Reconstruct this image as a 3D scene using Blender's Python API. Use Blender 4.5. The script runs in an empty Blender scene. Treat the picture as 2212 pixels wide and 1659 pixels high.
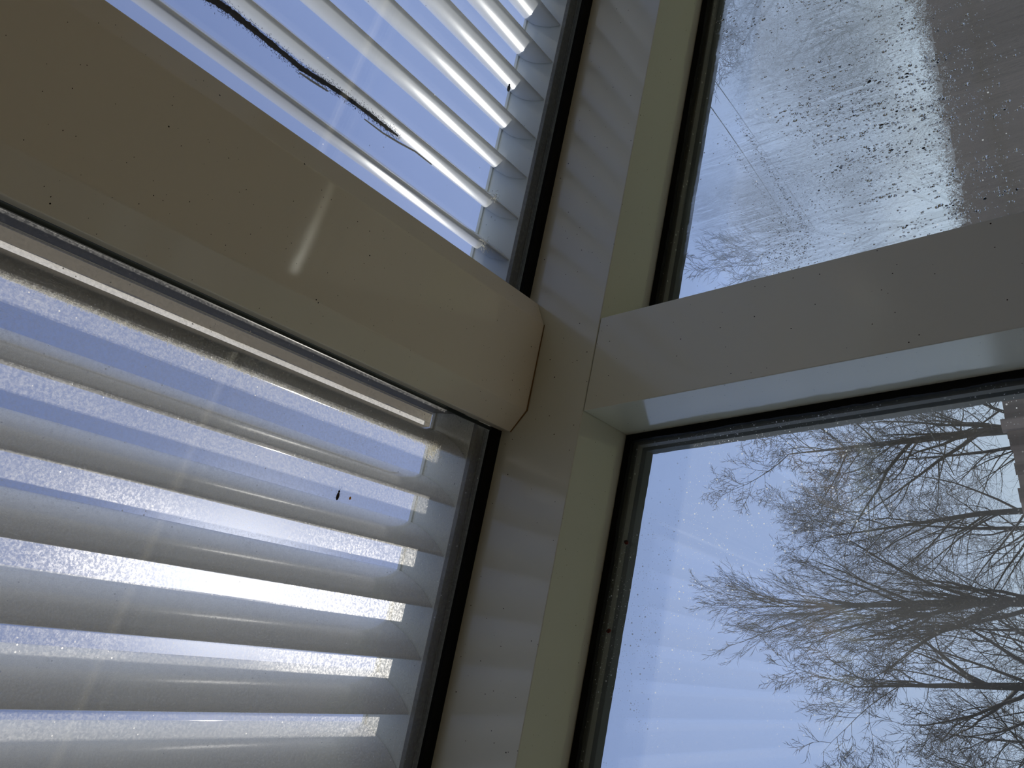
import bpy, math, random
import numpy as np
from mathutils import Vector, Matrix

random.seed(7); rng = np.random.default_rng(11)
scene = bpy.context.scene
COL = scene.collection

# ------------------------------------------------------------------ frames of reference
EYE = 1.75                                   # eye height above the floor (m)
SL = math.radians(-12.323)                   # pitch of the roof (falls towards +x)
AU = Vector((math.cos(SL), 0, math.sin(SL)))  # down the roof slope
AV = Vector((0, 1, 0))                       # towards the gable wall
AN = Vector((-math.sin(SL), 0, math.cos(SL)))  # out of the roof
def RP(u, v, n):                             # roof frame -> world
    return AU*u + AV*v + AN*n + Vector((0, 0, EYE))
def WP(x, y, z):                             # wall frame (heights from the eye) -> world
    return Vector((x, y, z + EYE))

# ------------------------------------------------------------------ camera
F = 1830.0
def _r(x, y): return Vector((x-1106, -(y-829.5), -F))
_c = _r(2456, 1565).normalized(); _b = _r(-1870, 1448).normalized()
_z = (_b - _c*_b.dot(_c)).normalized(); _x = _c.cross(_z)
RW = Matrix((_x, _c, _z))                    # camera -> world
cam_d = bpy.data.cameras.new('camera'); cam = bpy.data.objects.new('camera', cam_d)
COL.objects.link(cam); scene.camera = cam
cam_d.sensor_fit = 'HORIZONTAL'; cam_d.sensor_width = 36.0; cam_d.lens = 36.0*F/2212
cam_d.clip_start = 0.01; cam_d.clip_end = 500
cam.matrix_world = Matrix.Translation((0, 0, EYE)) @ RW.to_4x4()
def wdir(px, py): return RW @ _r(px, py)
def at_n(px, py, n):
    d = wdir(px, py); return d*(n/d.dot(AN)) + Vector((0, 0, EYE))
def at_y(px, py, y):
    d = wdir(px, py); return d*(y/d.y) + Vector((0, 0, EYE))

# ------------------------------------------------------------------ exposure, sky, sun
vs = scene.view_settings
scene.display_settings.display_device = 'sRGB'
vs.view_transform = 'Standard'; vs.look = 'None'; vs.gamma = 1.0; vs.use_curve_mapping = False
vs.exposure = 0.0
scene.cycles.transparent_max_bounces = 40
scene.cycles.max_bounces = 10; scene.cycles.diffuse_bounces = 5; scene.cycles.glossy_bounces = 5
scene.cycles.transmission_bounces = 12
scene.cycles.sample_clamp_indirect = 6.0

sun_dir = (AU*-0.054 + AV*0.604 + AN*0.795).normalized()
w = bpy.data.worlds.new('sky'); scene.world = w; w.use_nodes = True
nt = w.node_tree; nt.nodes.clear()
out = nt.nodes.new('ShaderNodeOutputWorld'); bg = nt.nodes.new('ShaderNodeBackground')
tc = nt.nodes.new('ShaderNodeTexCoord'); sep = nt.nodes.new('ShaderNodeSeparateXYZ')
nt.links.new(tc.outputs['Generated'], sep.inputs[0])
ramp = nt.nodes.new('ShaderNodeValToRGB')
els = ramp.color_ramp.elements
els[0].position = 0.0; els[0].color = (.20, .22, .20, 1)
els[1].position = 1.0; els[1].color = (.13, .19, .40, 1)
for p, c in ((.49, (.25, .26, .24, 1)), (.50, (.58, .67, .75, 1)), (.56, (.50, .60, .80, 1)), (.65, (.36, .465, .77, 1)), (.78, (.29, .38, .67, 1)), (.88, (.165, .225, .43, 1))):
    e = els.new(p); e.color = c
mp = nt.nodes.new('ShaderNodeMapRange'); mp.inputs[1].default_value = -1; mp.inputs[2].default_value = 1
nt.links.new(sep.outputs[2], mp.inputs[0]); nt.links.new(mp.outputs[0], ramp.inputs[0])
# aureole of the real sun: forward scattering in the air
dot = nt.nodes.new('ShaderNodeVectorMath'); dot.operation = 'DOT_PRODUCT'
nrm = nt.nodes.new('ShaderNodeVectorMath'); nrm.operation = 'NORMALIZE'
nt.links.new(tc.outputs['Generated'], nrm.inputs[0]); nt.links.new(nrm.outputs[0], dot.inputs[0])
dot.inputs[1].default_value = sun_dir
mx = nt.nodes.new('ShaderNodeMath'); mx.operation = 'MAXIMUM'; mx.inputs[1].default_value = 0
nt.links.new(dot.outputs['Value'], mx.inputs[0])
p1 = nt.nodes.new('ShaderNodeMath'); p1.operation = 'POWER'; p1.inputs[1].default_value = 260
p2 = nt.nodes.new('ShaderNodeMath'); p2.operation = 'POWER'; p2.inputs[1].default_value = 22
nt.links.new(mx.outputs[0], p1.inputs[0]); nt.links.new(mx.outputs[0], p2.inputs[0])
m1 = nt.nodes.new('ShaderNodeMath'); m1.operation = 'MULTIPLY'; m1.inputs[1].default_value = 1.0
m2 = nt.nodes.new('ShaderNodeMath'); m2.operation = 'MULTIPLY_ADD'; m2.inputs[1].default_value = 0.085
nt.links.new(p1.outputs[0], m1.inputs[0]); nt.links.new(p2.outputs[0], m2.inputs[0]); nt.links.new(m1.outputs[0], m2.inputs[2])
glow = nt.nodes.new('ShaderNodeMix'); glow.data_type = 'RGBA'; glow.blend_type = 'ADD'; glow.inputs[0].default_value = 1
comb = nt.nodes.new('ShaderNodeCombineColor')
for i in range(3): nt.links.new(m2.outputs[0], comb.inputs[i])
nt.links.new(ramp.outputs[0], glow.inputs[6]); nt.links.new(comb.outputs[0], glow.inputs[7])
nt.links.new(glow.outputs[2], bg.inputs[0]); bg.inputs[1].default_value = 1.0
nt.links.new(bg.outputs[0], out.inputs[0])

sd = bpy.data.lights.new('sun', 'SUN'); sd.energy = 5.0; sd.angle = math.radians(0.53); sd.color = (1, .95, .86)
so = bpy.data.objects.new('sun', sd); COL.objects.link(so)
so.rotation_mode = 'QUATERNION'; so.rotation_quaternion = sun_dir.to_track_quat('Z', 'Y'); so.location = (0, 0, 8)

# ------------------------------------------------------------------ helpers
class MB:
    def __init__(s): s.v = []; s.f = []
    def poly(s, pts):
        b = len(s.v); s.v += [tuple(p) for p in pts]; s.f.append(tuple(range(b, b+len(pts))))
    def prism(s, a, b):                       # two matching rings of points -> closed solid
        n = len(a); k = len(s.v); s.v += [tuple(p) for p in a] + [tuple(p) for p in b]
        s.f.append(tuple(range(k+n-1, k-1, -1))); s.f.append(tuple(range(k+n, k+2*n)))
        for i in range(n):
            j = (i+1) % n; s.f.append((k+i, k+j, k+n+j, k+n+i))
    def rbox(s, u0, u1, v0, v1, n0, n1):      # box in the roof frame
        q = [(v0, n0), (v1, n0), (v1, n1), (v0, n1)]
        s.prism([RP(u0, v, n) for v, n in q], [RP(u1, v, n) for v, n in q])
    def box(s, x0, x1, y0, y1, z0, z1):       # absolute heights
        q = [(y0, z0), (y1, z0), (y1, z1), (y0, z1)]
        s.prism([Vector((x0, y, z)) for y, z in q], [Vector((x1, y, z)) for y, z in q])
    def xz(s, poly, y0, y1):                  # polygon in the gable plane, heights from the eye
        s.prism([WP(x, y0, z) for x, z in poly], [WP(x, y1, z) for x, z in poly])
    def ring(s, po, pi, y0, y1):
        n = len(po); k = len(s.v)
        for P, y in ((po, y0), (pi, y0), (po, y1), (pi, y1)):
            s.v += [tuple(WP(x, y, z)) for x, z in P]
        for i in range(n):
            j = (i+1) % n
            s.f += [(k+i, k+j, k+n+j, k+n+i), (k+2*n+i, k+3*n+i, k+3*n+j, k+2*n+j),
                    (k+n+i, k+n+j, k+3*n+j, k+3*n+i), (k+i, k+2*n+i, k+2*n+j, k+j)]
    def tube(s, pts, rad, sides=5):
        pts = [Vector(p) for p in pts]; k0 = len(s.v)
        d0 = (pts[-1]-pts[0]).normalized(); ref = Vector((1, .13, .2)) if abs(d0.x) < .8 else Vector((.1, 1, .2))
        for i, p in enumerate(pts):
            d = (pts[min(i+1, len(pts)-1)]-pts[max(i-1, 0)]).normalized()
            a = d.cross(ref).normalized(); b = d.cross(a); r = rad[i]
            for q in range(sides):
                t = 2*math.pi*q/sides
                s.v.append(tuple(p + a*(r*math.cos(t)) + b*(r*math.sin(t))))
        for i in range(len(pts)-1):
            for q in range(sides):
                a = k0+i*sides+q; b = k0+i*sides+(q+1) % sides
                s.f.append((a, b, b+sides, a+sides))
        s.f.append(tuple(k0+q for q in range(sides))); e = k0+(len(pts)-1)*sides
        s.f.append(tuple(e+q for q in range(sides-1, -1, -1)))
    def blob(s, c, ax, nu=10, nv=6, top=None):  # ellipsoid, ax = three axis vectors
        k = len(s.v); c = Vector(c)
        for j in range(nv+1):
            th = math.pi*j/nv
            for i in range(nu):
                ph = 2*math.pi*i/nu
                s.v.append(tuple(c + ax[0]*(math.sin(th)*math.cos(ph)) + ax[1]*(math.sin(th)*math.sin(ph)) + ax[2]*math.cos(th)))
        for j in range(nv):
            for i in range(nu):
                a = k+j*nu+i; b = k+j*nu+(i+1) % nu
                s.f.append((a, b, b+nu, a+nu))
    def build(s, name, mat, parent=None, smooth=False, recalc=True, stuff=False):
        me = bpy.data.meshes.new(name); me.from_pydata(s.v, [], s.f); me.update()
        if recalc:
            import bmesh
            bm = bmesh.new(); bm.from_mesh(me); bmesh.ops.recalc_face_normals(bm, faces=bm.faces); bm.to_mesh(me); bm.free()
        if smooth:
            for p in me.polygons: p.use_smooth = True
        me.materials.append(mat)
        o = bpy.data.objects.new(name, me); COL.objects.link(o)
        if parent is not None:
            o.parent = parent; o.matrix_parent_inverse = parent.matrix_world.inverted()
        if stuff: o['kind'] = 'stuff'
        return o
def bevel(o, wd=.001, seg=2):
    m = o.modifiers.new('bevel', 'BEVEL'); m.width = wd; m.segments = seg; m.limit_method = 'ANGLE'; m.angle_limit = .5
    return o
def tag(o, label=None, cat=None, group=None, kind=None):
    for k, v in (('label', label), ('category', cat), ('group', group), ('kind', kind)):
        if v: o[k] = v
    return o
def empty(name, loc, label=None, cat=None, group=None, kind=None):
    o = bpy.data.objects.new(name, None); o.location = loc; COL.objects.link(o)
    o.empty_display_size = .02; o.matrix_world = Matrix.Translation(loc)
    return tag(o, label, cat, group, kind)

# ------------------------------------------------------------------ materials
class NT:
    def __init__(s, name):
        s.m = bpy.data.materials.new(name); s.m.use_nodes = True; s.t = s.m.node_tree; s.t.nodes.clear()
        s.out = s.t.nodes.new('ShaderNodeOutputMaterial')
    def n(s, typ, **kw):
        o = s.t.nodes.new('ShaderNode'+typ)
        for k, v in kw.items():
            if k.startswith('_'): setattr(o, k[1:], v)
        return o
    def l(s, a, b): s.t.links.new(a, b)
    def geo(s): return s.n('NewGeometry').outputs['Position']
    def mapv(s, src, scale=(1, 1, 1), rot=(0, 0, 0)):
        m = s.n('Mapping'); m.inputs['Scale'].default_value = scale; m.inputs['Rotation'].default_value = rot
        s.l(src, m.inputs[0]); return m.outputs[0]
    def noise(s, src, scale, detail=3, rough=.5, dist=0):
        o = s.n('TexNoise'); o.inputs['Scale'].default_value = scale; o.inputs['Detail'].default_value = detail
        o.inputs['Roughness'].default_value = rough; o.inputs['Distortion'].default_value = dist
        s.l(src, o.inputs['Vector']); return o.outputs[0]
    def voro(s, src, scale, feature='F1'):
        o = s.n('TexVoronoi', _feature=feature); o.inputs['Scale'].default_value = scale
        s.l(src, o.inputs['Vector']); return o
    def mr(s, src, a, b, c=0., d=1.):
        o = s.n('MapRange', _interpolation_type='SMOOTHSTEP')
        for i, v in enumerate((a, b, c, d)): o.inputs[i+1].default_value = v
        s.l(src, o.inputs[0]); return o.outputs[0]
    def math(s, op, a, b=None):
        o = s.n('Math', _operation=op)
        for i, v in enumerate((a, b)):
            if v is None: continue
            if isinstance(v, (int, float)): o.inputs[i].default_value = v
            else: s.l(v, o.inputs[i])
        return o.outputs[0]
    def mixc(s, f, a, b):
        o = s.n('Mix', _data_type='RGBA')
        for i, v in ((0, f), (6, a), (7, b)):
            if isinstance(v, (int, float)): o.inputs[i].default_value = v
            elif isinstance(v, tuple): o.inputs[i].default_value = (*v, 1)
            else: s.l(v, o.inputs[i])
        return o.outputs[2]
    def mixs(s, f, a, b):
        o = s.n('MixShader')
        if isinstance(f, (int, float)): o.inputs[0].default_value = f
        else: s.l(f, o.inputs[0])
        s.l(a, o.inputs[1]); s.l(b, o.inputs[2]); return o.outputs[0]
    def speck(s, src, cells, size, keep):
        # small marks: distance to a random point of a cell, only in the share 'keep' of the cells
        v = s.voro(src, cells); d = s.mr(v.outputs['Distance'], size, size*.6)
        sp = s.n('SeparateColor'); s.l(v.outputs['Color'], sp.inputs[0])
        k = s.math('LESS_THAN', sp.outputs[0], keep)
        sz = s.mr(sp.outputs[1], 0, 1, .25, 1.)
        dd = s.math('LESS_THAN', v.outputs['Distance'], s.math('MULTIPLY', sz, size))
        return s.math('MULTIPLY', dd, k)
    def pbr(s, col, rough=.5, metal=0, bump=None, bstr=.1, bdist=.001, spec=.5, coat=0):
        p = s.n('BsdfPrincipled')
        if isinstance(col, tuple): p.inputs['Base Color'].default_value = (*col, 1)
        else: s.l(col, p.inputs['Base Color'])
        if isinstance(rough, (int, float)): p.inputs['Roughness'].default_value = rough
        else: s.l(rough, p.inputs['Roughness'])
        p.inputs['Metallic'].default_value = metal; p.inputs['Specular IOR Level'].default_value = spec
        p.inputs['Coat Weight'].default_value = coat
        if bump is not None:
            b = s.n('Bump'); b.inputs['Strength'].default_value = bstr; b.inputs['Distance'].default_value = bdist
            s.l(bump, b.inputs['Height']); s.l(b.outputs[0], p.inputs['Normal'])
        return p.outputs[0]
    def done(s, sh): s.l(sh, s.out.inputs[0]); return s.m

def frame_paint(name, col, rough=.22, specks=True, metal=0., spec=.5):
    t = NT(name); g = t.geo()
    tone = t.mr(t.noise(g, 3, 2), .3, .7, .985, 1.015)
    c = t.n('Mix', _data_type='RGBA', _blend_type='MULTIPLY'); c.inputs[0].default_value = 1
    c.inputs[6].default_value = (*col, 1); cc = t.n('CombineColor')
    for i in range(3): t.l(tone, cc.inputs[i])
    t.l(cc.outputs[0], c.inputs[7]); base = c.outputs[2]
    if specks:
        gg = t.mapv(g, (1, 1, 1), (.4, .9, .3))
        k = t.math('MAXIMUM', t.speck(gg, 75, .055, .7), t.speck(t.mapv(g, (1, 1.6, .7), (1.1, .2, .8)), 150, .075, .9))
        base = t.mixc(k, base, (.02, .017, .015))
    return t.done(t.pbr(base, rough, metal, t.noise(g, 60, 2), .02, .0006, spec))
M = {}
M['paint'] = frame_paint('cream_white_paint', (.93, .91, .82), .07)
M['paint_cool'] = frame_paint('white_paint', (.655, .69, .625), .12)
M['blade'] = frame_paint('blade_enamel', (.72, .735, .73), .11, specks=False, metal=0., spec=.28)
t = NT('black_rubber'); g = t.geo()
M['rubber'] = t.done(t.pbr((.004, .004, .004), .75, 0, t.noise(g, 400, 2), .3, .001, .2))
t = NT('putty_spacer'); g = t.geo()
k = t.speck(g, 160, .22, .5)
M['spacer'] = t.done(t.pbr(t.mixc(k, (.075, .072, .055), (.4, .4, .33)), .6))
t = NT('dark_seal'); g = t.geo()
t = NT('dark_rail'); M['rail'] = t.done(t.pbr((.04, .045, .042), .8, spec=.03))
M['seal'] = t.done(t.pbr((.035, .045, .045), .6, spec=.25))
t = NT('worn_seal_edge'); g = t.geo()
M['lip'] = t.done(t.pbr(t.mixc(t.mr(t.noise(g, 300, 2), .4, .7), (.10, .10, .085), (.16, .16, .13)), .5))
# white plastic that lets daylight through
t = NT('sunlit_plastic_foam'); g = t.geo()
a = t.n('BsdfTranslucent'); a.inputs[0].default_value = (.62, .59, .52, 1)
b = t.n('BsdfDiffuse'); b.inputs[0].default_value = (.8, .78, .7, 1)
M['foam'] = t.done(t.mixs(.25, a.outputs[0], b.outputs[0]))
t = NT('gap_shade_brown'); g = t.geo()  # brown that stands in for the shade of the gap beside the foam
a = t.n('BsdfTranslucent'); a.inputs[0].default_value = (.17, .15, .115, 1)
b = t.n('BsdfDiffuse'); b.inputs[0].default_value = (.25, .22, .17, 1)
M['gap_shade'] = t.done(t.mixs(.4, a.outputs[0], b.outputs[0]))

def glass(name, dust=None, tint=(.95, .965, .96), scat=(.8, .82, .85), glare=0., grough=.55, spec=1.0):
    """thin pane: see-through with a Fresnel reflection; dust(t, g) gives the share of dirt"""
    t = NT(name); g = t.geo()
    tr = t.n('BsdfTransparent'); tr.inputs[0].default_value = (*tint, 1)
    gl = t.n('BsdfGlossy'); gl.inputs['Roughness'].default_value = .02; gl.inputs[0].default_value = (1, 1, 1, 1)
    fr = t.n('Fresnel'); t.l(t.mr(t.n('NewGeometry').outputs['Backfacing'], 0, 1, 1.45, 1/1.45), fr.inputs[0])
    sh = t.mixs(t.math('MULTIPLY', fr.outputs[0], spec), tr.outputs[0], gl.outputs[0])
    if dust:
        fac = dust(t, g)
        tl = t.n('BsdfTranslucent'); tl.inputs[0].default_value = (*scat, 1)
        df = t.n('BsdfDiffuse'); df.inputs[0].default_value = (*scat, 1)
        d = t.mixs(.25, tl.outputs[0], df.outputs[0])
        if glare:
            rf = t.n('BsdfRefraction'); rf.inputs['Roughness'].default_value = grough; rf.inputs['IOR'].default_value = 1.22
            rf.inputs[0].default_value = (1, .98, .95, 1)
            d = t.mixs(glare, d, rf.outputs[0])
        sh = t.mixs(fac, sh, d)
    return t.done(sh)
def dust_low(t, g):
    film = t.mr(t.noise(g, 5, 5, .65, .6), .35, .75, .035, .075)
    mott = t.math('MULTIPLY', t.mr(t.noise(g, 420, 6, .85), .44, .62, 0, .22), t.mr(t.noise(g, 9, 3), .3, .65, .7, 1))
    grit = t.math('MULTIPLY', t.speck(g, 230, .16, .12), .75)
    scr = t.mapv(g, (9, 1, 1), (0, 0, .9))
    n = t.noise(scr, 28, 2, .5, .4); line = t.mr(t.math('ABSOLUTE', t.math('SUBTRACT', n, .5)), .006, .0, 0, .22)
    line = t.math('MULTIPLY', line, t.mr(t.noise(g, 14, 2), .56, .64))
    s = t.math('ADD', t.math('ADD', film, mott), t.math('ADD', grit, line))
    return t.math('MINIMUM', s, .9)
def dust_up(t, g):
    film = t.mr(t.noise(g, 4, 4, .6), .3, .7, .012, .035)
    grit = t.math('MULTIPLY', t.speck(g, 130, .10, .06), .6)
    return t.math('ADD', film, grit)
def dust_wall(t, g):
    # wiping streaks and white specks
    film = t.mr(t.noise(t.mapv(g, (1, 1, .25)), 6, 4, .6), .35, .7, .01, .05)
    zone = t.mr(t.noise(g, 5, 2), .36, .52, .15, 1)
    grit = t.math('MULTIPLY', t.speck(g, 170, .16, .35), .8)
    fine = t.math('MULTIPLY', t.speck(g, 420, .2, .4), .5)
    st = t.noise(t.mapv(g, (2.5, 1, 9), (0, .35, 0)), 30, 2, .5, .3)
    line = t.math('MULTIPLY', t.mr(t.math('ABSOLUTE', t.math('SUBTRACT', st, .5)), .006, 0, 0, .4), t.mr(t.noise(g, 22, 2), .60, .66))
    s = t.math('MULTIPLY', t.math('ADD', t.math('ADD', grit, fine), line), zone)
    return t.math('ADD', film, s)
M['glass_low'] = glass('dusty_roof_glass', dust_low, (.96, .965, .97), (.80, .80, .80), .03)
M['glass_up'] = glass('roof_glass', dust_up, (.93, .95, .97), (.7, .72, .75), 0.)
M['glass_wall'] = glass('window_glass', dust_wall, (.96, .98, .985), (.9, .92, .95))
M['glass_misted'] = glass('misted_window_glass', lambda t, g: t.math('ADD', t.math('MULTIPLY', t.speck(g, 110, .11, .12), .6), .01), (.96, .98, .985), (.9, .92, .95))
M['glass_plain'] = glass('outer_window_glass', None, (.97, .98, .98))
# condensation film: slightly rough water that blurs what lies behind, heavier towards the bottom
t = NT('condensation_film'); g = t.geo(); sz = t.n('SeparateXYZ'); t.l(g, sz.inputs[0])
lvl = t.math('ADD', sz.outputs[2], t.math('MULTIPLY', t.math('SUBTRACT', t.noise(g, 7, 4, .55), .5), .34))
fog = t.mr(lvl, EYE+.36, EYE+.24, 0, .85)
run = t.noise(t.mapv(g, (1, 1, .10)), 130, 4, .6, .8)
rip = t.noise(t.mapv(g, (1, 1, .45)), 170, 4, .65, .5)
run2 = t.noise(t.mapv(g, (1, 1, .07), (0, .06, 0)), 42, 3, .55, .5)
h = t.math('ADD', t.math('ADD', t.math('MULTIPLY', run, 1.0), t.math('MULTIPLY', rip, .7)), t.math('MULTIPLY', run2, 2.2))
bp = t.n('Bump'); bp.inputs['Distance'].default_value = .0012; bp.inputs['Strength'].default_value = .9; t.l(h, bp.inputs['Height'])
rf = t.n('BsdfRefraction'); rf.inputs['IOR'].default_value = 1.14; rf.inputs['Roughness'].default_value = .13
rf.inputs[0].default_value = (.97, .98, .98, 1); t.l(bp.outputs[0], rf.inputs['Normal'])
tr = t.n('BsdfTransparent'); tl = t.n('BsdfTranslucent'); tl.inputs[0].default_value = (.85, .87, .88, 1)
wet = t.mixs(.05, rf.outputs[0], tl.outputs[0])
M['film'] = t.done(t.mixs(fog, tr.outputs[0], wet))
t = NT('water_drop')
rf = t.n('BsdfGlass'); rf.inputs['IOR'].default_value = 1.33; rf.inputs['Roughness'].default_value = 0.02
M['drop'] = t.done(rf.outputs[0])

t = NT('oak_floor'); g = t.geo()
br = t.n('TexBrick'); br.inputs['Scale'].default_value = 1; br.inputs['Brick Width'].default_value = 1.2; br.inputs['Row Height'].default_value = .12
br.inputs['Mortar Size'].default_value = .002
br.inputs['Color1'].default_value = (.56, .45, .31, 1); br.inputs['Color2'].default_value = (.50, .39, .26, 1); br.inputs['Mortar'].default_value = (.05, .03, .02, 1)
t.l(g, br.inputs['Vector'])
M['floor'] = t.done(t.pbr(br.outputs[0], .4, 0, t.noise(t.mapv(g, (1, 12, 1)), 20, 4), .05))
t = NT('plaster'); g = t.geo()
M['plaster'] = t.done(t.pbr(t.mixc(t.noise(g, 9, 3), (.74, .69, .57), (.78, .73, .61)), .8, 0, t.noise(g, 120, 3), .1))
t = NT('rough_brick_wall'); g = t.geo(); br = t.n('TexBrick'); br.inputs['Scale'].default_value = 1
br.inputs['Brick Width'].default_value = .215; br.inputs['Row Height'].default_value = .075; br.inputs['Mortar Size'].default_value = .01
br.inputs['Color1'].default_value = (.30, .20, .13, 1); br.inputs['Color2'].default_value = (.36, .25, .16, 1); br.inputs['Mortar'].default_value = (.4, .38, .34, 1)
t.l(t.mapv(g, (1, 1, 1), (math.pi/2, 0, 0)), br.inputs['Vector']); M['brick'] = t.done(t.pbr(br.outputs[0], .9))
t = NT('bark'); g = t.geo()
M['bark'] = t.done(t.pbr(t.mixc(t.noise(g, 3, 4), (.018, .015, .013), (.045, .040, .034)), .9))
M['bark2'] = frame_paint('twig_bark', (.05, .042, .037), .9, False)
t = NT('weathered_fence_wood'); g = t.geo()
M['wood'] = t.done(t.pbr(t.mixc(t.mr(t.noise(t.mapv(g, (6, 0, .25)), 1.3, 3), .35, .65), (.10, .068, .052), (.30, .22, .175)), .85, 0, t.noise(t.mapv(g, (20, 20, 1)), 6, 3), .2))
t = NT('meadow_grass'); g = t.geo()
M['grass'] = t.done(t.pbr(t.mixc(t.noise(g, 5, 6, .7), (.05, .08, .025), (.12, .12, .05)), .9, 0, t.noise(g, 60, 4), .6, .03))
t = NT('black_frayed_strip'); g = t.geo()
tr = t.n('BsdfTransparent'); pb = t.pbr((.012, .011, .010), .9)
M['strip'] = t.done(pb)
t = NT('silver_strip'); M['silver'] = t.done(t.pbr((.9, .88, .9), .6))
t = NT('beetle_brown'); M['beetle'] = t.done(t.pbr((.035, .018, .012), .3))
t = NT('ladybird_shell'); g = t.geo(); k = t.math('LESS_THAN', t.voro(g, 420).outputs['Distance'], .38)
M['lady'] = t.done(t.pbr(t.mixc(k, (.11, .012, .006), (.008, .006, .005)), .18))
t = NT('insect_black'); M['insect'] = t.done(t.pbr((.006, .006, .006), .3))
t = NT('amber_seed'); a = t.n('BsdfTranslucent'); a.inputs[0].default_value = (.9, .5, .06, 1); b = t.n('BsdfDiffuse'); b.inputs[0].default_value = (.8, .42, .04, 1)
M['amber'] = t.done(t.mixs(.4, a.outputs[0], b.outputs[0]))
t = NT('silk'); a = t.n('BsdfTranslucent'); a.inputs[0].default_value = (.95, .93, .85, 1); b = t.n('BsdfDiffuse'); b.inputs[0].default_value = (.9, .88, .8, 1)
M['silk'] = t.done(t.mixs(.4, a.outputs[0], b.outputs[0]))

# ------------------------------------------------------------------ the room shell
def struct(mb, name, mat, **kw): return tag(mb.build(name, mat, **kw), kind='structure')
XL, XR, YB = -1.75, 2.15, -2.6
def rz(x, n): return (n + math.sin(SL)*x)/math.cos(SL)      # height (from the eye) of a roof-parallel line n at x
m = MB(); m.box(XL, XR, YB, .92, -.12, 0); struct(m, 'floor', M['floor'])
m = MB(); m.box(XL-.12, XR+.12, YB-.12, YB, 0, 3.0); struct(m, 'wall_back', M['brick'])
m = MB(); m.box(XL-.12, XL, YB, .92, 0, 2.95); struct(m, 'wall_left', M['plaster'])
m = MB(); m.box(XR, XR+.12, YB, .92, 0, 2.05); struct(m, 'wall_right', M['plaster'])
# gable wall below and beside the windows
m = MB(); m.box(XL, XR, .842, .90, 0, EYE-.26)
m.xz([(XL, -.26), (-.82, -.26), (-.82, rz(-.82, .484)), (XL, rz(XL, .484))], .77, .90)
m.xz([(1.52, -.26), (XR, -.26), (XR, rz(XR, .484)), (1.52, rz(1.52, .484))], .77, .90)
struct(m, 'wall_front', M['plaster'])
# closed parts of the roof
m = MB()
ul, ur = (XL-.14-.59*math.sin(-SL))/math.cos(SL), (XR+.14-.59*math.sin(-SL))/math.cos(SL)
m.rbox(ul, -.66, YB-.1, .75, .575, .66); m.rbox(1.83, ur, YB-.1, .75, .575, .66)
m.rbox(-.66, 1.83, YB-.1, -.80, .575, .66); struct(m, 'ceiling', M['plaster'])

# gable beam following the roof slope
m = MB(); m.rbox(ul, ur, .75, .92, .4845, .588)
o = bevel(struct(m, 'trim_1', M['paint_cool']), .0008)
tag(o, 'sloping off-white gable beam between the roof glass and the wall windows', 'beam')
# vertical mullion and the outer posts
GT = .4836
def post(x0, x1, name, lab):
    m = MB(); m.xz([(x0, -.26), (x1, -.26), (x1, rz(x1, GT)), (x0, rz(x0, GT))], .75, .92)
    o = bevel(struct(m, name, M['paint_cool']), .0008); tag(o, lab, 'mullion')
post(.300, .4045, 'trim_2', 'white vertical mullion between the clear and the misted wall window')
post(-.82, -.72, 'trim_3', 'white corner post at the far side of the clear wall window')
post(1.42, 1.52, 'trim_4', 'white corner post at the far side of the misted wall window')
# transoms with a narrow ledge, just below the view
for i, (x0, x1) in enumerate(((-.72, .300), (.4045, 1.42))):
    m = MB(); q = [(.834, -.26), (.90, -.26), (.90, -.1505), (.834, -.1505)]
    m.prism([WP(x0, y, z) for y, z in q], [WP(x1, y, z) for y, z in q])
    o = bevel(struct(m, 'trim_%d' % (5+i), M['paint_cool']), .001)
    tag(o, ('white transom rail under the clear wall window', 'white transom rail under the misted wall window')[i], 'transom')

# glossy beads on the transom ledges, where the sun glints
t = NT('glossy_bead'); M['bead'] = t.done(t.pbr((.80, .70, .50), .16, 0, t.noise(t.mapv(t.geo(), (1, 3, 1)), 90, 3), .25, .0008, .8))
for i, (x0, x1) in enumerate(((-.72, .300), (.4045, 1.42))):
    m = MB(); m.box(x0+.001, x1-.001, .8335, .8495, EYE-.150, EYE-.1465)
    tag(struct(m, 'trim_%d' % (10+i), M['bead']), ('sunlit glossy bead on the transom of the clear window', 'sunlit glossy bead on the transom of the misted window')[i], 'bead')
# purlins: chamfered box section
PS = [(.1727, .588), (.1727, .5745), (.1985, .558), (.3018, .558), (.3285, .5730), (.3285, .588)]
def purlin(du, name, lab):
    m = MB(); q = [(u+du, n) for u, n in PS]
    m.prism([RP(u, -.9, n) for u, n in q], [RP(u, .7495, n) for u, n in q])
    m.rbox(.187+du, .315+du, -.9, .735, .588, .600)
    o = bevel(struct(m, name, M['paint']), .0012, 3); tag(o, lab, 'purlin')
purlin(0, 'trim_7', 'broad glossy cream roof purlin meeting the gable beam')
purlin(-.83, 'trim_8', 'next cream roof purlin up the slope')
purlin(.79, 'trim_9', 'next cream roof purlin down the slope')
# discoloured sealant where the purlin meets the beam
t = NT('aged_sealant'); M['sealant'] = t.done(t.pbr((.20, .12, .045), .6))
m = MB()
q = [(.3018, .5578), (.1985, .5578), (.1727, .5745)]
m.tube([RP(u, .7496, n) for u, n in q], [.0005, .0011, .0007], 6)
o = m.build('sealant_bead', M['sealant']); tag(o, 'thin brown stained sealant bead at the end of the cream purlin', 'sealant')

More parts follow.
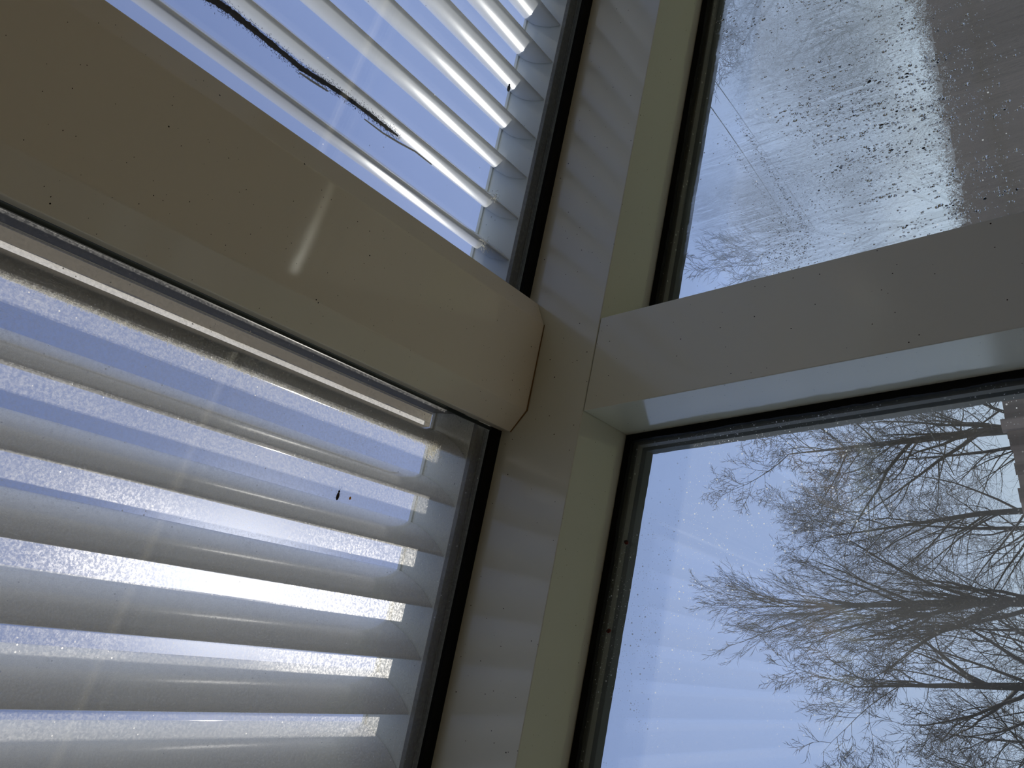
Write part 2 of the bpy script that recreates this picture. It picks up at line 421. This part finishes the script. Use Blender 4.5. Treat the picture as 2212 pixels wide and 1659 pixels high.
# ------------------------------------------------------------------ roof panes
def roof_window(name, u0, u1, gm, lab):
    e = empty(name, RP((u0+u1)/2, 0, .595), lab, 'roof window', kind='structure')
    m = MB(); m.rbox(u0, u1, -.80, .742, .592, .598); m.build('glass_pane', M[gm], e)
    m = MB(); m.rbox(u0-.006, u1+.006, .7335, .7512, .5870, .5918); m.build('gasket', M['rubber'], e)
    m = MB(); m.rbox(u0-.006, u1+.006, .7192, .7480, .5984, .6036); m.rbox(u0+.001, u1-.001, .7325, .7480, .5981, .5984)
    m.build('edge_seal', M['lip'], e)
    m = MB()
    m.rbox(u0, u0+.0035, -.80, .733, .5890, .5918); m.rbox(u1-.0035, u1, -.80, .733, .5890, .5918)
    m.build('side_seal', M['seal'], e)
    return e
roof_window('window_1', .3285, .9627, 'glass_up', 'roof pane with pale sunlit louvres above it')
roof_window('added_window', 1.1185, 1.8300, 'glass_plain', 'added unseen roof pane down the slope, letting sun onto the floor')  # out-of-view pane, added so sunlight bouncing off the floor brightens the frames
roof_window('window_2', -.5015, .1727, 'glass_low', 'dusty roof pane glowing where the sun stands behind it')

# ------------------------------------------------------------------ louvre panels
LOW = [(0, 0), (.0006, .006), (.0022, .0150), (.0062, .0285), (.0118, .0400), (.0176, .0490), (.0229, .0560), (.0275, .0612), (.0308, .0648), (.0322, .0655)]
UPP = [(.0325, .0640), (.0318, .0570), (.0293, .0470), (.0236, .0325), (.0187, .0220), (.0127, .0125), (.0063, .0048), (.0022, -.0004), (.0006, -.0010)]
def blade_mesh(u, v0, v1, n0):
    prof = LOW + UPP; m = MB()
    m.prism([RP(u+a, v0, n0+b) for a, b in prof], [RP(u+a, v1, n0+b) for a, b in prof])
    return m
def louvre_panel(u_list, r0, r1, far, lab):
    e = empty('louvre_panel', RP(sum(u_list)/len(u_list), .0, .600), lab, 'louvre panel')
    ua, ub = (r0, far) if far > r0 else (far, r1)
    m = MB(); m.rbox(ua, ub, .7192, .7232, .6036, .667); m.rbox(ua, ub, .7170, .7202, .6625, .6668)
    bevel(m.build('end_plate', M['paint_cool'], e), .0005)
    m = MB(); m.rbox(ua, ub, -.76, -.756, .600, .667); m.build('end_plate', M['paint_cool'], e)
    m = MB(); m.rbox(r0, r1, -.756, .7168, .5995, .667); bevel(m.build('side_rail', M['rail'], e), .001)
    for u in u_list:
        o = blade_mesh(u, -.755, .7182, .6062).build('blade', M['blade'], e, smooth=False)
        for p in o.data.polygons:
            if len(p.vertices) == 4: p.use_smooth = True
        o.data.set_sharp_from_angle(angle=math.radians(50))
    return e
upper = louvre_panel([.3715+.0543*k for k in range(10)], .262, .332, .930, 'louvre panel with bright sunlit blades, seen steeply past the purlin')
lower = louvre_panel([.1310-.0547*k for k in range(11)], .181, .2600, -.470, 'louvre panel with grey shaded blades over the dusty roof pane')
# capping over the joint, glimpsed through the slot; a brown sheet paints in the shaded gap
e = empty('capping_strip', RP(.19, 0, .69), 'cream capping strip with its gap shade painted brown, glimpsed in the slot beside the purlin', 'capping')
m = MB(); nseg = 160; a = []; b = []
for i in range(nseg+1):
    v = -.75 + 1.4815*i/nseg; a.append(RP(.1690, v, .690)); b.append(RP(.1750+.0004*math.sin(v*40)+random.uniform(-.0007, .0007), v, .690))
for i in range(nseg):
    m.poly([a[i], a[i+1], b[i+1], b[i]])
m.build('foam_strip', M['foam'], e, recalc=False)
m = MB(); m.poly([RP(.1742, -.75, .6915), RP(.2100, -.75, .6915), RP(.2100, .743, .6915), RP(.1742, .743, .6915)]); m.poly([RP(.160, .7315, .6915), RP(.1745, .7315, .6915), RP(.1745, .743, .6915), RP(.160, .743, .6915)]); m.build('gap_shade', M['gap_shade'], e)
m = MB(); m.rbox(.1795, .1812, -.75, .718, .6674, .6690); m.build('edge_bead', M['foam'], e)

# ------------------------------------------------------------------ wall windows
def wall_window(name, x0, x1, z0, ntop, lab, misted=False, clear='glass_wall'):
    def P(i): return [(x0+i, z0+i), (x1-i, z0+i), (x1-i, rz(x1-i, ntop-i)), (x0+i, rz(x0+i, ntop-i))]
    def Pf(i): return [(x0+i, z0+i), (x1-i, z0+i), (x1-i, ntop-i), (x0+i, ntop-i)]
    Q = P if ntop > .2 else Pf
    zc = (z0+ntop)/2
    e = empty(name, WP((x0+x1)/2, .86, zc), lab, 'window', kind='structure')
    m = MB(); n = 90
    # the inner gasket has a ragged edge of old adhesive
    po = Q(0); pi = Q(.0080)
    def dense(p, amp):
        r = []
        for i in range(4):
            a = Vector((*p[i], 0)); b = Vector((*p[(i+1) % 4], 0)); L = (b-a).length; d = (b-a)/L; nn = Vector((-d.y, d.x, 0)); k = 110
            for j in range(k):
                s = a + d*(L*j/k); off = 0 if j == 0 else amp*(.55*math.sin(j*.37+i)*math.sin(j*.11)+.45*random.uniform(-1, 1)); s = s+nn*off
                r.append((s.x, s.y))
        return r
    m.ring(dense(po, 0), dense(pi, .0011), .8500, .8570); m.build('gasket', M['rubber'], e)
    m = MB(); m.ring(Q(0), Q(.0098), .8645, .8760); m.build('spacer_bar', M['spacer'], e)
    m = MB(); m.ring(dense(Q(0), 0), dense(Q(.0118), .0005), .8835, .9000); m.build('outer_seal', M['seal'], e)
    m = MB(); m.xz(Q(.001), .8573, .8613); m.build('glass_pane', M[clear], e)
    m = MB(); m.xz(Q(.001), .8785, .8825); m.build('glass_pane', M['glass_plain'], e)
    return e
W3 = wall_window('window_3', .4045, 1.42, -.147, GT, 'wall window streaked with condensation', clear='glass_misted')
W4 = wall_window('window_4', -.72, .300, -.147, GT, 'clear wall window framing bare trees and blue sky')
m = MB(); q = [(.416, -.045), (1.408, -.045), (1.408, rz(1.408, GT-.012)), (.416, rz(.416, GT-.012))]
m.poly([WP(x, .8566, z) for x, z in q]); m.build('condensation_film', M['film'], W3, recalc=False)
# condensation drops on the inside of the pane, in runs down the glass
m = MB()
def drop(x, z, r, el=1.0):
    c = WP(x, .8562, z); k = len(m.v); nu = 8
    for j, (h, s) in enumerate(((0, 1), (.5, .84), (.8, .5))):
        for i in range(nu):
            a = 2*math.pi*i/nu; m.v.append((c.x+r*s*math.cos(a), c.y-r*.62*h, c.z+r*el*s*math.sin(a)))
    m.v.append((c.x, c.y-r*.62*.93, c.z))
    for j in range(2):
        for i in range(nu):
            p = k+j*nu+i; q2 = k+j*nu+(i+1) % nu; m.f.append((p, q2, q2+nu, p+nu))
    for i in range(nu): m.f.append((k+2*nu+i, k+2*nu+(i+1) % nu, k+3*nu))
    m.f.append(tuple(k+i for i in range(nu-1, -1, -1)))
for s in range(190):                                   # runs
    x = random.uniform(.425, 1.25); z0 = random.uniform(-.03, .05) if s % 3 else random.uniform(0, .12); L = random.uniform(.05, .17) if s % 3 else random.uniform(.1, .28)
    k = int(L*random.uniform(90, 330)); sp = random.uniform(.001, .006)
    for i in range(k):
        z = z0+random.random()*L; xx = x+(z-z0)*.03+random.gauss(0, sp)
        if z > .26+.1*math.sin(x*9): continue
        drop(xx, z, random.uniform(.00035, .00125)*(1 if random.random() < .9 else 1.6), random.uniform(.8, 1.7))
for i in range(2600):
    x = random.uniform(.43, 1.3); z = abs(random.gauss(0, .16))-.01
    if z < .45-.2*abs(x-.9): drop(x, z, random.uniform(.0002, .0008), random.uniform(.8, 1.5))
def dline(pa, pb, k, sp):
    a = at_y(*pa, .8566); b = at_y(*pb, .8566)
    for i in range(k):
        f = random.random()**.8; p = a.lerp(b, f)
        drop(p.x+random.gauss(0, sp), p.z-EYE+random.gauss(0, sp), random.uniform(.0002, .00065), random.uniform(.8, 1.5))
dline((1590, 250), (1745, 500), 420, .0022); dline((1560, 290), (1705, 500), 180, .0022)
for cx, cz, sx, sz, k in ((1700, 540, .020, .018, 500), (1800, 400, .02, .05, 350), (1780, 250, .02, .04, 220)):
    p = at_y(cx, cz, .8566)
    for i in range(k): drop(random.gauss(p.x, sx), min(random.gauss(p.z-EYE, sz), rz(p.x, .46)), random.uniform(.0002, .0008), random.uniform(.7, 1.6))
o = m.build('droplets', M['drop'], W3, smooth=True, stuff=True)

# ------------------------------------------------------------------ small things on the glass
# ragged black strip lying on the roof glass, thin silver edge on one side
e = empty('sealing_strip', at_n(680, 165, .601), 'ragged black sealing strip lying across the sunlit louvres, silver along one edge', 'strip')
pts = [(438, -12), (470, 6), (500, 26), (530, 50), (560, 74), (590, 98), (620, 122), (650, 147), (680, 166), (710, 184), (740, 204), (770, 226), (800, 248), (830, 272), (860, 294)]
P3 = [at_n(x, y, .6012) for x, y in pts]
def subdiv(P, k):
    r = []
    for i in range(len(P)-1):
        for j in range(k): r.append(P[i].lerp(P[i+1], j/k))
    return r+[P[-1]]
Pd = subdiv(P3, 8); m = MB(); N = len(Pd)
m.tube(Pd, [(.0031-.0014*i/N)*min(1, (N-i)/8+.25)*random.uniform(.8, 1.15) for i in range(N)], 6)
for i in range(3600):
    p = random.choice(Pd) + AU*random.gauss(0, .0028)+AV*random.gauss(0, .002); d = (AU*random.gauss(0, 1)+AV*random.gauss(0, 1)).normalized()*.0014
    m.tube([p, p+d], [.00018, .0001], 3)
m.build('ragged_core', M['strip'], e)
for seg in (((650, 152), (680, 172), (712, 192)), ((790, 252), (830, 282), (865, 303), (900, 322), (935, 350))):
    m = MB(); Q = subdiv([at_n(x-3, y+5, .6006) for x, y in seg], 6); m.tube(Q, [.0006+.0004*math.sin(math.pi*i/len(Q)) for i in range(len(Q))], 5)
    m.build('silver_edge', M['foam'], e)

def legs(m, c, ax, ay, az, n=3, L=1.5):
    for s in (-1, 1):
        for i in range(n):
            a = c + ax*(.45-.45*i) + ay*(.6*s); b = a + ay*(L*.45*s)+ax*(.25-.25*i)+az*.35; d = b + ay*(L*.35*s)+ax*(.2-.25*i)-az*.55
            r = ay.length*.07; m.tube([a, b, d], [r, r*.8, r*.5], 4)
def ladybird(px, py, y, rot, lab, L=.0030):
    c = at_y(px, py, y); ax = (Vector((math.cos(rot), 0, math.sin(rot))))*L; ay = Vector((-math.sin(rot), 0, math.cos(rot)))*L*.78; az = Vector((0, -1, 0))*L*.62
    c = c+az*.45
    e = empty('ladybird', c, lab, 'ladybird', 'dead ladybirds on the window seal')
    m = MB(); m.blob(c, (ax, ay, az), 14, 8); m.build('wing_case', M['lady'], e, smooth=True)
    m = MB(); m.blob(c+ax*.95-az*.1, (ax*.32, ay*.55, az*.5), 10, 6); m.build('head', M['insect'], e, smooth=True)
    m = MB(); legs(m, c-az*.4, ax, ay, az); m.build('legs', M['insect'], e)
ladybird(1354, 1172, .853, .9, 'dark red ladybird on the seal edge against the sky, the one nearer the purlin corner')
ladybird(1316, 1363, .856, 1.7, 'dark red ladybird on the black seal, the fainter one further along')
c = at_n(728, 1070, .5912); ax = (AU*1.0+AV*.05).normalized()*.0052; ay = AV*.0015; az = -AN*.0013
e = empty('beetle', c, 'slim dark beetle lying on the dusty roof pane', 'beetle')
c = c + az
m = MB(); m.blob(c-ax*.15, (ax*.75, ay, az), 12, 8); m.build('body', M['beetle'], e, smooth=True)
m = MB(); m.blob(c+ax*.72, (ax*.25, ay*.7, az*.7), 10, 6); m.tube([c+ax*.9, c+ax*1.25+ay*.8, c+ax*1.7+ay*1.3], [.0001]*3, 4); m.tube([c+ax*.9, c+ax*1.3-ay*.6, c+ax*1.8-ay*.9], [.0001]*3, 4)
m.build('head', M['beetle'], e, smooth=True)
m = MB(); legs(m, c, ax*.6, ay, az, 3, 2.6); m.build('legs', M['beetle'], e)
c = at_n(755, 1076, .5912)
m = MB(); m.blob(c-AN*.0008, (AU*.0016, AV*.0010, AN*.0008), 10, 6); tag(m.build('seed', M['amber'], smooth=True), 'tiny amber seed beside the slim beetle on the roof pane', 'seed')
c = at_n(1099, 191, .6000); e = empty('fly', c, 'small black fly between two sunlit louvres by the end plate', 'fly')
m = MB(); m.blob(c, (AU*.0042, AV*.0022, AN*.0018), 12, 8); m.build('body', M['insect'], e, smooth=True)
m = MB(); m.blob(c+AU*.0048, (AU*.0014, AV*.0016, AN*.0013), 10, 6); m.build('head', M['insect'], e, smooth=True)
# cobwebs: tangles of thread where blades meet the end plate
def cobweb(px, py, n, size, k, lab):
    c = at_n(px, py, n); m = MB()
    for i in range(k):
        p = c + AU*random.gauss(0, size)+AV*random.gauss(0, size)+AN*random.uniform(0, size*.4)
        d = (AU*random.gauss(0, 1)+AV*random.gauss(0, 1)+AN*random.gauss(0, .3)).normalized()*size*random.uniform(.3, 1.1)
        q = p+d*.5+AU*random.gauss(0, size*.12)+AV*random.gauss(0, size*.12)
        r = .00017*random.uniform(.6, 1.5); m.tube([p, q, p+d], [r, r, r], 3)
    tag(m.build('cobweb', M['silk']), lab, 'cobweb', 'cobwebs behind the roof glass', 'stuff')
cobweb(936, 972, .600, .0055, 170, 'tangled cobweb under the first shaded louvre at the end plate')
cobweb(1072, 428, .600, .0035, 45, 'small cobweb under the second sunlit louvre at the end plate')
cobweb(1050, 530, .600, .0045, 55, 'cobweb under the sunlit louvre nearest the cream purlin')
# lint along the blade line under the purlin rail
m = MB()
for i in range(1500):
    f = random.random(); px = f*930; u = .1285-.0012*f+abs(random.gauss(0, .0020)); v = .20+.47*f
    p = RP(u, v, .5985+random.uniform(0, .0012)); d = (AU*random.gauss(0, 1)+AV*random.gauss(0, 1)).normalized()*random.uniform(.0006, .0026); r = random.uniform(.00006, .00016)
    m.tube([p, p+d*.5+AU*random.gauss(0, .0003), p+d], [r]*3, 3)
tag(m.build('lint', M['silk']), 'pale lint and dust gathered along the first shaded louvre', 'lint', kind='stuff')

# ------------------------------------------------------------------ outdoors
m = MB(); m.box(-60, 90, 1.0, 140, -.55, -.25); tag(struct(m, 'ground', M['grass']), 'grass ground beyond the windows', 'ground')
m = MB(); m.box(-4, 5, .93, 3.2, -.25, -.10)
t = NT('stone_paving'); g = t.geo(); M['stone'] = t.done(t.pbr(t.mixc(t.noise(g, 8, 5), (.07, .065, .05), (.11, .10, .08)), .8))
tag(struct(m, 'terrace', M['stone']), 'dark stone terrace outside the windows', 'terrace')

# fence of upright boards
FY = 8.2
e = empty('fence', (4, FY, -.25), 'tall brown fence of upright boards behind the windows', 'fence')
m = MB(); x = -6.
while x < 9.6:
    wd = random.uniform(.095, .125); m.box(x, x+wd, FY+random.uniform(0, .006), FY+.022, -.25, EYE+.46+random.uniform(-.012, .012)); x += wd+random.uniform(.0005, .003)
m.build('board_panel', M['wood'], e)
for z in (EYE+.10, EYE-.9):
    m = MB(); m.box(-6, 9.6, FY-.05, FY-.002, z, z+.085); m.build('rail', M['wood'], e)
for x in (-5, -2, 1, 2.35, 5.6, 8.6):
    m = MB(); m.box(x, x+.1, FY-.06, FY+.04, -.25, EYE+.50); m.build('post', M['wood'], e)

def grow(mb, tw, p, d, length, r, depth, spread, up, maxd, twig, straight=.06):
    """one limb with its side limbs; limbs go to mb, fine twigs to tw"""
    nseg = 6 if depth < 2 else (4 if depth < maxd else 3)
    pts = [p.copy()]; rr = [r]; step = length/nseg; dd = d.copy()
    for i in range(nseg):
        w = straight if depth == 0 else (.10 if depth < 2 else .16)
        dd = (dd + Vector((random.gauss(0, w), random.gauss(0, w), random.gauss(0, w)+up))).normalized()
        pts.append(pts[-1]+dd*step); rr.append(r*(1-(i+1)/nseg*(.85 if depth else .95)))
    (tw if depth >= maxd-1 else mb).tube(pts, rr, 6 if depth == 0 else (4 if depth < 3 else 3))
    if depth >= maxd: return
    kids = twig[depth]
    for k in range(kids):
        f = (.22 if depth else .28)+(.78 if depth else .72)*((k+random.random())/kids); f = min(f, .99)
        i = min(int(f*nseg), nseg-1); q = pts[i].lerp(pts[i+1], f*nseg-i)
        dl = (pts[i+1]-pts[i]).normalized(); a = random.uniform(0, 2*math.pi)
        o1 = dl.orthogonal().normalized(); o2 = dl.cross(o1)
        side = o1*math.cos(a)+o2*math.sin(a); ang = random.uniform(.65, 1.15)*spread
        nd = (dl*math.cos(ang)+side*math.sin(ang)).normalized()
        l = length*random.uniform(.42, .62)*(1.15-f*.55) if depth else length*random.uniform(.30, .46)*(1.25-f*.7)
        grow(mb, tw, q, nd, l, max(rr[i]*random.uniform(.30, .52), .0046), depth+1, spread, up, maxd, twig)
def tree(az, dist, top_el, name_lab, spread=.8, up=.07, twig=(16, 8, 6, 5), maxd=4, lean=0., r=.145, seed=1, straight=.05):
    random.seed(seed)
    az = math.radians(az); base = Vector((dist*math.sin(az), dist*math.cos(az), -.25))
    H = EYE+math.tan(math.radians(top_el))*dist+.25
    e = empty('bare_tree', base, name_lab, 'tree', 'bare trees beyond the fence')
    mb = MB(); tw = MB()
    grow(mb, tw, base, Vector((lean, 0, 1)).normalized(), H*.97, r, 0, spread, up*.4, maxd, twig, straight)
    mb.build('limbs', M['bark'], e, recalc=False, smooth=True)
    tw.build('twigs', M['bark2'], e, recalc=False, stuff=True)
tree(6.3, 21, 18.6, 'upright bare tree with a dense dark trunk of steep branches, tallest in the clear window', .36, .10, (34, 8, 5, 4), r=.17, seed=4, straight=.012)
tree(16.0, 17, 17.0, 'wide bare tree close to the mullion in the clear window, limbs spreading far sideways', .9, .06, (20, 10, 8, 5), seed=8, straight=.03)
tree(11.4, 28, 15.0, 'bare tree with a haze of reddish twigs between the upright tree and the mullion', .8, .06, (22, 10, 7, 5), seed=15, straight=.03)
tree(1.6, 16, 14.8, 'bare tree with long arching limbs next to the upright tree, on its open-sky side', .75, .09, (18, 9, 7, 5), seed=21, straight=.05)
tree(-3.4, 24, 13.8, 'bare tree at the edge of the clear window farthest from the mullion', .75, .09, (18, 9, 7, 4), seed=33, straight=.03)
tree(21.5, 27, 8.0, 'blurred low bare tree behind the misted window, nearest the mullion', .85, .06, (15, 8, 6, 4), seed=41, straight=.03)
tree(29.5, 21, 15.0, 'tallest blurred bare tree behind the misted window, a brownish haze above the mullion', .55, .09, (20, 9, 7, 5), seed=52, straight=.03)
tree(35.5, 27, 11.5, 'blurred bare tree in the middle of the misted window', .7, .07, (20, 9, 7, 5), seed=60, straight=.03)
tree(42, 20, 10.5, 'blurred low bare tree at the outer edge of the misted window', .85, .05, (17, 8, 7, 5), seed=64, straight=.03)
tree(48, 14, 17.5, 'nearer bare tree whose limb reaches the corner of the misted window', .95, .05, (15, 8, 6, 4), r=.20, seed=71, straight=.03)
for i, (a, d, el, lab) in enumerate(((-1, 36, 9.5, 'distant bare tree low over the fence, past the arching tree'), (5, 46, 10, 'distant bare tree low over the fence, behind the upright tree'),
        (10, 37, 11, 'distant bare tree low over the fence, behind the reddish tree'), (15, 47, 11.5, 'distant bare tree low over the fence, behind the wide tree'), (20, 36, 9.5, 'distant bare tree low over the fence, next to the mullion'))):
    tree(a, d, el, lab, .95, .05, (22, 12, 8), maxd=3, seed=100+i)
# two overhead cables
for (a, b, lab) in (((1515, 140), (1800, 560), 'upper of two thin overhead cables behind the misted window'), ((1505, 195), (1750, 560), 'lower of two thin overhead cables behind the misted window')):
    A = at_y(*a, 10); B = at_y(*b, 11.5); d = B-A; A2 = A-d*1.2; B2 = B+d*1.0
    m = MB(); m.tube([A2.lerp(B2, i/20)-Vector((0, 0, .35*math.sin(math.pi*i/20)-.3)) for i in range(21)], [.007]*21, 5)
    tag(m.build('overhead_cable', M['insect']), lab, 'cable', 'overhead cables')
